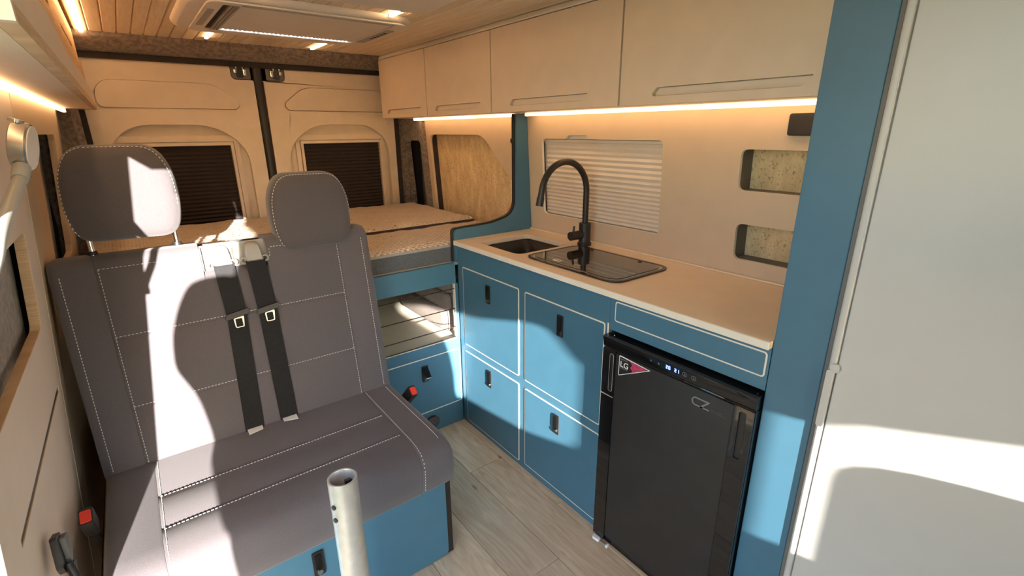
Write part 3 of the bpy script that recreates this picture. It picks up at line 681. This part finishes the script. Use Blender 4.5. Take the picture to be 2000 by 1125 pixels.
# mattress pieces
def mattress(x0, y0, x1, y1, z0, z1, L, pm='piping'):
    t = thing('mattress', ((x0+x1)/2, (y0+y1)/2, z0), L, 'mattress', 'quilted mattress pieces')
    obj('side_band', B().prism('z', rr(x0, y0, x1, y1, .03), z0, z1-.020), 'mside', t, smooth=50, bevel=.004)
    pp = rr(x0-.002, y0-.002, x1+.002, y1+.002, .03)
    obj('piping', B().prism('z', pp, z1-.0198, z1-.0095), pm, t, smooth=50, bevel=.003)
    nx, ny = 90, max(20, int((y1-y0)*60)); V = []; Fs = []
    for j in range(ny+1):
        for i in range(nx+1):
            u, v = i/nx, j/ny; xx, yy = x0+(x1-x0)*u, y0+(y1-y0)*v
            e = min(u*(x1-x0), (1-u)*(x1-x0), v*(y1-y0), (1-v)*(y1-y0))
            zz = z1-.0093+.016*(1-math.exp(-e/.018))+.0035*math.sin(xx*23+yy*9)*math.sin(yy*19-xx*5)+.0018*math.sin(xx*70)*math.sin(yy*66)
            if e < 1e-9: zz = z1-.0093
            V.append((xx, yy, zz))
    for j in range(ny):
        for i in range(nx): a = j*(nx+1)+i; Fs.append((a, a+1, a+nx+2, a+nx+1))
    q = obj('quilted_top', B().add(V, Fs), 'quilt', t, smooth=80)
    return t
mattress(-.185, 1.847, 1.487, 2.244, .8095, .895, 'narrow quilted cream mattress piece at the foot edge behind the bench')
mattress(-.185, 2.262, 1.487, 3.020, .8095, .911, 'wide quilted cream mattress piece against the rear doors', 'pipedark')

# ------------------------------------------------------------------ bench seat
KB = .16
def back(bld): return bld.xf(lambda x, t, s: (x, 1.590+KB*(s)+t, .44+s-.08*t))
def bp3(x, s, t=0): return Vector((x, 1.590+KB*s+t, .44+s-.08*t))
BN = Vector((0, -1, KB)).normalized()
bs = thing('bench_seat', (.21, 1.40, 0), 'grey fabric two-seat bench with white stitching on a blue base', 'seat')
H = .612
def bprof(notches, top=H):
    p = [(.008, -.015), (.0, .012)]
    for n_ in notches: p += [(0, n_-.006), (.0045, n_), (0, n_+.006)]
    p += [(0, top-.035), (.004, top-.018), (.013, top-.006), (.028, top), (.085, top), (.098, top-.010), (.102, top-.03), (.102, -.015)]
    return p
def bpanel(name, x0, x1, notches, ends=(False, False), top=H, mat='fabric', inset=.0):
    p = bprof(notches, top)
    st = []
    if ends[0] is None: st += [(x0, 1, 1)]
    elif ends[0]: st += [(x0, .78, .955), (x0+.006, .90, .982), (x0+.016, .975, .996), (x0+.03, 1, 1)]
    else: st += [(x0, .93, .996), (x0+.006, 1, 1)]
    if ends[1] is None: st += [(x1, 1, 1)]
    elif ends[1]: st += [(x1-.03, 1, 1), (x1-.016, .975, .996), (x1-.006, .90, .982), (x1, .78, .955)]
    else: st += [(x1-.006, 1, 1), (x1, .93, .996)]
    return obj(name, back(B().loft('x', p, st)), mat, bs, smooth=50)
def bplain(name, x0, x1, notches, top=H):
    p = bprof(notches, top); return obj(name, back(B().loft('x', p, [(x0, 1), (x1, 1)])), 'fabric', bs, smooth=50)
NT = (.178, .382)
bpanel('side_bolster', -.218, -.122, (), (True, False))
bpanel('side_bolster', .532, .640, (), (False, True))
bpanel('back_pad', -.1215, .1222, NT, (False, None))
bplain('back_pad', .1222, .3028, NT, .530)
bpanel('back_pad', .3028, .5315, NT, (None, False))
# black rear shell
obj('rear_shell', back(B().loft('x', [(.1025, -.10), (.1025, .60), (.115, .60), (.125, .55), (.125, -.10)], [(-.212, 1), (.6485, 1)])), 'black', bs)
# stitching
ST = []
for s in NT:
    ST.append(stitches([bp3(-.116, s+.007, -.0002), bp3(.122, s+.007, -.0002)], BN)); ST.append(stitches([bp3(.122, s+.007, -.0002), bp3(.527, s+.007, -.0002)], BN))
for xx in (-.115, .5245): ST.append(stitches([bp3(xx, .015, -.0002), bp3(xx, H-.03, -.0002)], BN))
ST.append(stitches([bp3(-.115, H-.034, 0), bp3(.10, H-.034, 0)], BN)); ST.append(stitches([bp3(.315, H-.034, 0), bp3(.5245, H-.034, 0)], BN))
ST.append(stitches([bp3(.612, .02, -.0002), bp3(.612, H-.04, -.0002)], BN)); ST.append(stitches([bp3(-.196, .02, -.0002), bp3(-.196, H-.04, -.0002)], BN))
ST.append(stitches([bp3(.311, H-.038, 0), bp3(.309, .545, -.0002)], BN)); ST.append(stitches([bp3(.116, H-.038, 0), bp3(.116, .545, -.0002)], BN))
# belt recess plate
rp = obj('belt_recess', back(B().prism('y', rr(.122, .5305, .303, .604, .006), .022, .030)), 'guide', bs, bevel=.002)
obj('recess_slot', back(B().prism('y', rr(.207, .552, .213, .588, .003), .0195, .0218)), 'chrome', rp)
for xx in (.137, .225): obj('recess_tab', back(B().box((xx, .012, .533), (xx+.018, .0215, .541))), 'guide', rp, bevel=.001)
obj('recess_wall', back(B().box((.1225, .004, .5305), (.1265, .0218, .600))), 'black', rp)
# belts
def belt(xt, xm, xb, n):
    hw = .0275
    G = B().loft('y', rpoly([(xt-.027, .540), (xt+.027, .540), (xt+.019, .600), (xt-.019, .600)], [.006, .006, .016, .016]), [(.020, 1.03), (.006, 1), (-.006, .93), (-.011, .8)])
    bt = thing  # (keeps the parent chain short)
    strip = B(); pts = []
    N = 14
    for i in range(N+1):
        s = .545-(.545-.003)*i/N; f = i/N
        xc = xt+(xm-xt)*min(1, f/.29) if f < .29 else xm+(xb-xm)*(f-.29)/.71
        tt = -.004-(.004 if .2 < f < .42 else 0)
        pts.append((xc, s, tt))
    V = []; Fs = []
    for (xc, s, tt) in pts: V += [(xc-hw, tt-.0008, s), (xc+hw, tt-.0008, s), (xc+hw, tt+.0008, s), (xc-hw, tt+.0008, s)]
    for i in range(N):
        a = 4*i
        for k2 in range(4): Fs.append((a+k2, a+(k2+1) % 4, a+4+(k2+1) % 4, a+4+k2))
    Fs += [(0, 1, 2, 3), (4*N+3, 4*N+2, 4*N+1, 4*N)]
    strip.add(V, Fs); sb = obj('seat_belt', back(strip), 'web', bs)
    # slack second layer above the tongue
    V2 = []; Fs2 = []
    for i in range(5):
        s = .540-.150*i/4; xc = xt+(xm-xt)*i/4
        V2 += [(xc-hw*1.02, -.0085, s), (xc+hw*1.02, -.0085, s), (xc+hw*1.02, -.0068, s), (xc-hw*1.02, -.0068, s)]
    for i in range(4):
        a = 4*i
        for k2 in range(4): Fs2.append((a+k2, a+(k2+1) % 4, a+4+(k2+1) % 4, a+4+k2))
    obj('upper_strap', back(B().add(V2, Fs2+[(0, 1, 2, 3), (19, 18, 17, 16)])), 'web', sb)
    g_ = obj('belt_guide', back(G), 'guide', sb, smooth=50)
    for sx in (-1, 1):
        bb = B(); c0 = bp3(xt+sx*.030, .546, .0)
        bb.tube([c0+Vector((.009*math.cos(a), 0, .009*math.sin(a))) for a in [math.radians(q) for q in range(0, 361, 30)]], .003, 8); obj('guide_ring', bb, 'guide', sb, smooth=50)
    # tongue
    zt_ = .382
    obj('tongue_bar', back(B().prism('y', rpoly([(xm-.034, zt_-.006), (xm+.032, zt_+.006), (xm+.036, zt_+.022), (xm-.030, zt_+.012)], .006), -.019, -.0092)), 'black', sb, bevel=.003)
    loop = B().prism('y', rpoly([(xm-.010, zt_-.034), (xm+.014, zt_-.034), (xm+.018, zt_), (xm-.012, zt_-.004)], .005), -.0145, -.0115, [rr(xm-.0075, zt_-.0315, xm+.0115, zt_-.006, .003)])
    obj('tongue', back(loop), 'alu', sb, bevel=.0008)
    lb = B().prism('z', [(xb-.022, 1.552+.012*n), (xb+.020, 1.562-.01*n), (xb+.022, 1.586), (xb-.022, 1.586)], .4575, .4583)
    obj('care_label', lb, 'label', sb, label='white label')
belt(.177, .183, .166, 0); belt(.265, .272, .272, 1)
# seat cushion
CZ = .452
def cprof(notches):
    p = [(1.600, CZ)]
    for n_ in notches: p += [(n_+.006, CZ), (n_, CZ-.004), (n_-.006, CZ)]
    p += [(1.215, CZ), (1.178, CZ-.004), (1.152, CZ-.015), (1.137, CZ-.034), (1.132, CZ-.06), (1.134, .36), (1.140, .310), (1.147, .301), (1.160, .300), (1.60, .300)]
    return p
def cpanel(name, x0, x1, nts, ends):
    st = []
    if ends[0]: st += [(x0, .965, .84), (x0+.006, .985, .93), (x0+.016, .997, .985), (x0+.03, 1, 1)]
    else: st += [(x0, .992, .965), (x0+.006, 1, 1)]
    if ends[1]: st += [(x1-.03, 1, 1), (x1-.016, .997, .985), (x1-.006, .985, .93), (x1, .965, .84)]
    else: st += [(x1-.006, 1, 1), (x1, .992, .965)]
    return obj(name, B().loft('x', cprof(nts), st), 'fabric', bs, smooth=50)
CN = (1.412, 1.272)
cpanel('seat_bolster', -.215, -.1035, (), (True, False))
cpanel('seat_cushion', -.103, .5285, CN, (False, False))
cpanel('seat_bolster', .529, .640, (), (False, True))
for n_ in CN: ST.append(stitches([(-.098, n_-.0075, CZ+.0001), (.524, n_-.0075, CZ+.0001)], (0, 0, 1)))
for xx in (-.096, .536):
    ST.append(stitches([(xx, 1.585, CZ+.0001), (xx, 1.215, CZ+.0001), (xx, 1.178, CZ-.004), (xx, 1.152, CZ-.015)], (0, 0, 1)))
    ST.append(stitches([(xx, 1.1515, CZ-.015), (xx, 1.1365, CZ-.034), (xx, 1.1315, CZ-.06), (xx, 1.1335, .36), (xx, 1.1395, .31)], (0, -1, .1)))
ST.append(stitches([(.612, 1.58, CZ+.0001), (.612, 1.215, CZ+.0001), (.612, 1.178, CZ-.004)], (0, 0, 1)))
for s_b in ST: obj('stitching', s_b, 'thread', bs, kind='stuff')
# base
obj('base_front', B().prism('y', rr(-.21, .004, .613, .2985, [.004, .02, .004, .004]), 1.156, 1.172), 'blue', bs, bevel=.0015)
obj('base_side', B().box((.6135, 1.160, .002), (.634, 1.66, .2985)), 'matteblack', bs, bevel=.002)
obj('base_core', B().box((-.21, 1.173, .002), (.613, 1.66, .2985)), 'matteblack', bs)
latch(bs, .208, .236, 'y', 1.156)
# head restraints
def headrest(xc, yc, zc, yaw, L):
    w2, h2 = .129, .124
    o = rpoly([(-w2*.86, -h2), (w2*.86, -h2), (w2, -h2*.35), (w2*.97, h2*.45), (w2*.70, h2), (-w2*.70, h2), (-w2*.97, h2*.45), (-w2, -h2*.35)], [.055, .055, .04, .06, .08, .08, .06, .04], 7)
    bld = B().loft('y', o, [(-.056, .55), (-.054, .75), (-.049, .88), (-.040, .955), (-.026, .992), (-.006, 1.0), (.030, .99), (.048, .95), (.058, .86), (.062, .7)])
    ca, sa = math.cos(yaw), math.sin(yaw)
    def R(x, y, z):
        y2 = y+.10*z; return (xc+ca*x-sa*y2, yc+sa*x+ca*y2, zc+z)
    hr = obj('headrest', bld.xf(R), 'fabric2', bs, smooth=60, label=L)
    pth_ = [R(p[0]*.958, -.0408, p[1]*.958) for p in o]
    obj('stitching', stitches(pth_[20:]+pth_[:4], Vector(R(0, -1, 0))-Vector(R(0, 0, 0)), h=.0016), 'thread', hr, kind='stuff')
    for sx in (-1, 1):
        bb = B(); x_ = xc+sx*.098; bb.tube([(x_, yc+.028, zc-h2+.012), (x_, yc+.024, 1.060), (x_, yc+.022, 1.045)], .0062, 12)
        ps = obj('post', bb, 'chrome', hr, smooth=40)
        bb = B(); bb.tube([(x_, yc+.022, 1.0505), (x_, yc+.0225, 1.060)], [.013, .011], 14); obj('collar', bb, 'black', hr, smooth=40)
headrest(-.022, 1.712, 1.216, -.10, 'left-hand head restraint raised on chrome posts'.replace('left-hand ', 'grey '))
headrest(.462, 1.726, 1.118, 0, 'grey head restraint pushed down onto the backrest')
# buckles
def buckle(p, tip, L):
    p = Vector(p); d = (Vector(tip)-p).normalized(); sx = Vector((1, 0, 0)); sx = (sx-d*sx.dot(d)).normalized(); sy = d.cross(sx)
    def at(u, v, w_): return tuple(p+sx*u+sy*v+d*w_)
    Lh = (Vector(tip)-p).length
    bk = obj('buckle', B().loft('z', rr(-.014, -.021, .014, .021, .006), [(0, .75), (.012, .95), (Lh-.006, 1), (Lh, .94)]).xf(at), 'black', bs, smooth=50, label=L)
    obj('release_button', B().loft('z', rr(-.0105, -.017, .0105, .013, .004), [(Lh, 1), (Lh+.004, .95)]).xf(at), 'red', bk, label='red release button')
    obj('buckle_slot', B().loft('z', rr(-.008, .0145, .008, .0175, .001), [(Lh, 1), (Lh+.001, 1)]).xf(at), 'dark', bk)
    bb = B(); bb.tube([at(0, 0, -.06), at(0, 0, .002)], .007, 8); obj('stalk', bb, 'black', bk, smooth=40)
buckle((.660, 1.520, .405), (.668, 1.462, .470), 'black belt buckle with red button beside the blue hatch')
buckle((-.232, 1.36, .46), (-.232, 1.325, .525), 'black belt buckle with red button beside the wall')

# ------------------------------------------------------------------ table leg
PX, PY, PT = .234, .898, .673
t = thing('table_leg', (PX, PY, 0), 'round aluminium table leg tube standing in front of the bench', 'table leg')
Rt = .0305; n = 40
V = []; 
for (r, z) in ((Rt, .006), (Rt, PT-.001), (Rt-.001, PT), (Rt-.004, PT), (Rt-.0045, PT-.001), (Rt-.0045, PT-.25)):
    V += [(PX+r*math.cos(2*math.pi*i/n), PY+r*math.sin(2*math.pi*i/n), z) for i in range(n)]
Fs = [(k2*n+i, k2*n+(i+1) % n, (k2+1)*n+(i+1) % n, (k2+1)*n+i) for k2 in range(5) for i in range(n)]+[tuple(range(5*n, 6*n))]
obj('tube', B().add(V, Fs), 'alu', t, smooth=35)
bb = B(); bb.tube([(PX, PY, .0005), (PX, PY, .005)], [.075, .070], 40); obj('floor_plate', bb, 'alu', t, smooth=40)
for zz in (PT-.055, PT-.088):
    a = math.radians(205); nn = Vector((math.cos(a), math.sin(a), 0)); bb = B(); bb.disc(Vector((PX, PY, zz))+nn*(Rt-.001), nn, .0055, .0035, 12); obj('screw', bb, 'black', t, smooth=40)
bb = B().box((PX+.008, PY+.010, PT-.05), (PX+.022, PY+.018, PT-.022)); obj('inner_key', bb, 'black', t)

# ------------------------------------------------------------------ gooseneck lamp on the wall
t = thing('reading_lamp', (-.21, .90, 1.12), 'gooseneck reading lamp with silver round head fixed on the wall', 'lamp')
pA = [(-.212, .885, 1.105), (-.200, .882, 1.135), (-.180, .892, 1.172), (-.166, .925, 1.206), (-.161, .98, 1.232), (-.1575, 1.10, 1.262), (-.151, 1.215, 1.295)]
cv = []
for i in range(len(pA)-1):
    p0, p1, p2, p3 = (Vector(pA[max(0, i-1)]), Vector(pA[i]), Vector(pA[i+1]), Vector(pA[min(len(pA)-1, i+2)]))
    for j in range(5):
        u = j/5; cv.append(.5*((2*p1)+(-p0+p2)*u+(2*p0-5*p1+4*p2-p3)*u*u+(-p0+3*p1-3*p2+p3)*u**3))
cv.append(Vector(pA[-1]))
bb = B(); bb.tube(cv, .0098, 14); obj('gooseneck', bb, 'lampgrey', t, smooth=50)
hc = Vector((-.141, 1.262, 1.347)); hd_ = Vector((.97, -.12, -.19)).normalized()
bb = B(); bb.tube([Vector((-.1515, 1.208, 1.293)), Vector((-.1475, 1.235, 1.312))], [.0118, .0128], 16); obj('collar', bb, 'lampgrey', t, smooth=40)
bb = B(); bb.tube([hc-hd_*.012, hc-hd_*.010, hc+hd_*.010, hc+hd_*.012], [.040, .042, .042, .040], 36); hh = obj('lamp_head', bb, 'lampmetal', t, smooth=35)
bb = B(); bb.disc(hc+hd_*.0122, hd_, .038, .002, 36); obj('lens', bb, 'acwhite', hh, smooth=35)
bb = B(); bb.tube([hc+Vector((0, 0, .0415)), hc+Vector((.002, 0, .047))], .011, 12); obj('touch_switch', bb, 'lampmetal', hh, smooth=40)
bb = B(); bb.disc((xl(1.10)+.0005, .888, 1.100), (1, 0, .05), .018, .012, 24); obj('wall_mount', bb, 'lampmetal', t, smooth=40)
# black strap clip on the lower left wall
t = thing('strap_clip', (-.243, 1.10, .60), 'black plastic strap clip on the lower beige wall beside the bench', 'clip')
def cl(bld): return bld
obj('plate', B().prism('x', rpoly([(1.085, .655), (1.125, .640), (1.118, .590), (1.080, .575), (1.066, .600)], .006), -.2475, -.238), 'black', t, bevel=.002)
obj('lug', B().prism('x', rpoly([(1.100, .640), (1.135, .628), (1.128, .585), (1.098, .580)], .006), -.2378, -.230), 'cabgrey', t, bevel=.002)
bb = B(); bb.tube([(-.234, 1.085, .592), (-.228, 1.075, .570), (-.226, 1.060, .545)], .007, 10); obj('strap_end', bb, 'black', t, smooth=40)
obj('strap_loop', B().prism('x', rpoly([(1.078, .575), (1.110, .580), (1.125, .560), (1.100, .555), (1.080, .562)], .006), -.237, -.229), 'black', t, bevel=.002)

# ------------------------------------------------------------------ roof air conditioner
t = thing('air_conditioner', (.62, 2.13, 1.74), 'off-white roof air conditioner with louvred grille on the wooden ceiling', 'air conditioner')
out = rr(.238, 1.895, 1.03, 2.575, .16, 8)
ho = B().loft('z', out, [(1.7845, 1.0), (1.778, .998), (1.770, .985), (1.7655, .955), (1.765, .95)])
obj('housing', ho, 'acwhite', t, smooth=50)
obj('frame', B().prism('z', rr(.30, 1.925, .985, 2.50, .05), 1.7585, 1.7645, [rr(.348, 1.965, .935, 2.435, .012)]), 'acwhite', t, bevel=.0025)
obj('blind_sheet', B().prism('z', rr(.400, 1.967, .932, 2.412, .004), 1.7605, 1.7625), 'acwhite', t)
obj('intake_gap', B().prism('z', rr(.350, 1.967, .366, 2.432, .004), 1.7630, 1.7643), 'dark', t)
for q in range(3):
    bb = B(); bb.tube([(.3715+q*.0105, 1.968, 1.7598), (.3715+q*.0105, 2.430, 1.7598)], .0042, 10); obj('blind_bar', bb, 'acgrey', t, smooth=40)
obj('louvre', B().prism('z', rr(.40, 1.940, .93, 1.952, .003), 1.7562, 1.7582), 'acgrey', t)
obj('sensor_window', B().prism('z', rr(.312, 2.05, .334, 2.36, .004), 1.7565, 1.7582), 'acgrey', t)
cpn = obj('control_strip', B().prism('z', rr(.945, 2.05, .977, 2.38, .006), 1.7555, 1.7582), 'acgrey', t, bevel=.001)
for q in range(5): obj('button', B().box((.955, 2.10+q*.035, 1.7545), (.967, 2.118+q*.035, 1.7553)), 'dark', cpn)
for q in range(30):
    obj('light_dot', B().box((.410+q*.0172, 2.418, 1.7597), (.416+q*.0172, 2.424, 1.7617)), 'ledac', t)
obj('roof_panel', B().prism('z', rr(.10, .45, .965, 1.785, .05), 1.774, 1.7846), 'acwhite', bevel=.004, label='flat beige roof panel with rounded corner in front of the air conditioner', cat='panel')

# ------------------------------------------------------------------ unseen cab seat added to shade the white door
t = thing('cab_seat', (1.14, -.55, 0), 'grey cab seat in front of the white door', 'seat')
bo = rr(.905, .32, 1.37, .868, [.06, .06, .09, .07])
obj('backrest', B().loft('y', bo, [(-.56, .9), (-.53, .99), (-.50, 1), (-.46, .97), (-.44, .88)]), 'fabric2', t, smooth=50)
obj('seat_cushion', B().loft('z', rr(.91, -.98, 1.37, -.54, .06), [(.30, .95), (.33, 1), (.40, 1), (.44, .93)]), 'fabric2', t, smooth=50)
obj('pedestal', B().box((.97, -.92, .0005), (1.31, -.58, .2995)), 'black', t, bevel=.01)
obj('headrest', B().loft('y', rr(1.02, .875, 1.26, 1.03, .06), [(-.55, .85), (-.52, 1), (-.49, 1), (-.46, .85)]), 'fabric2', t, smooth=50)
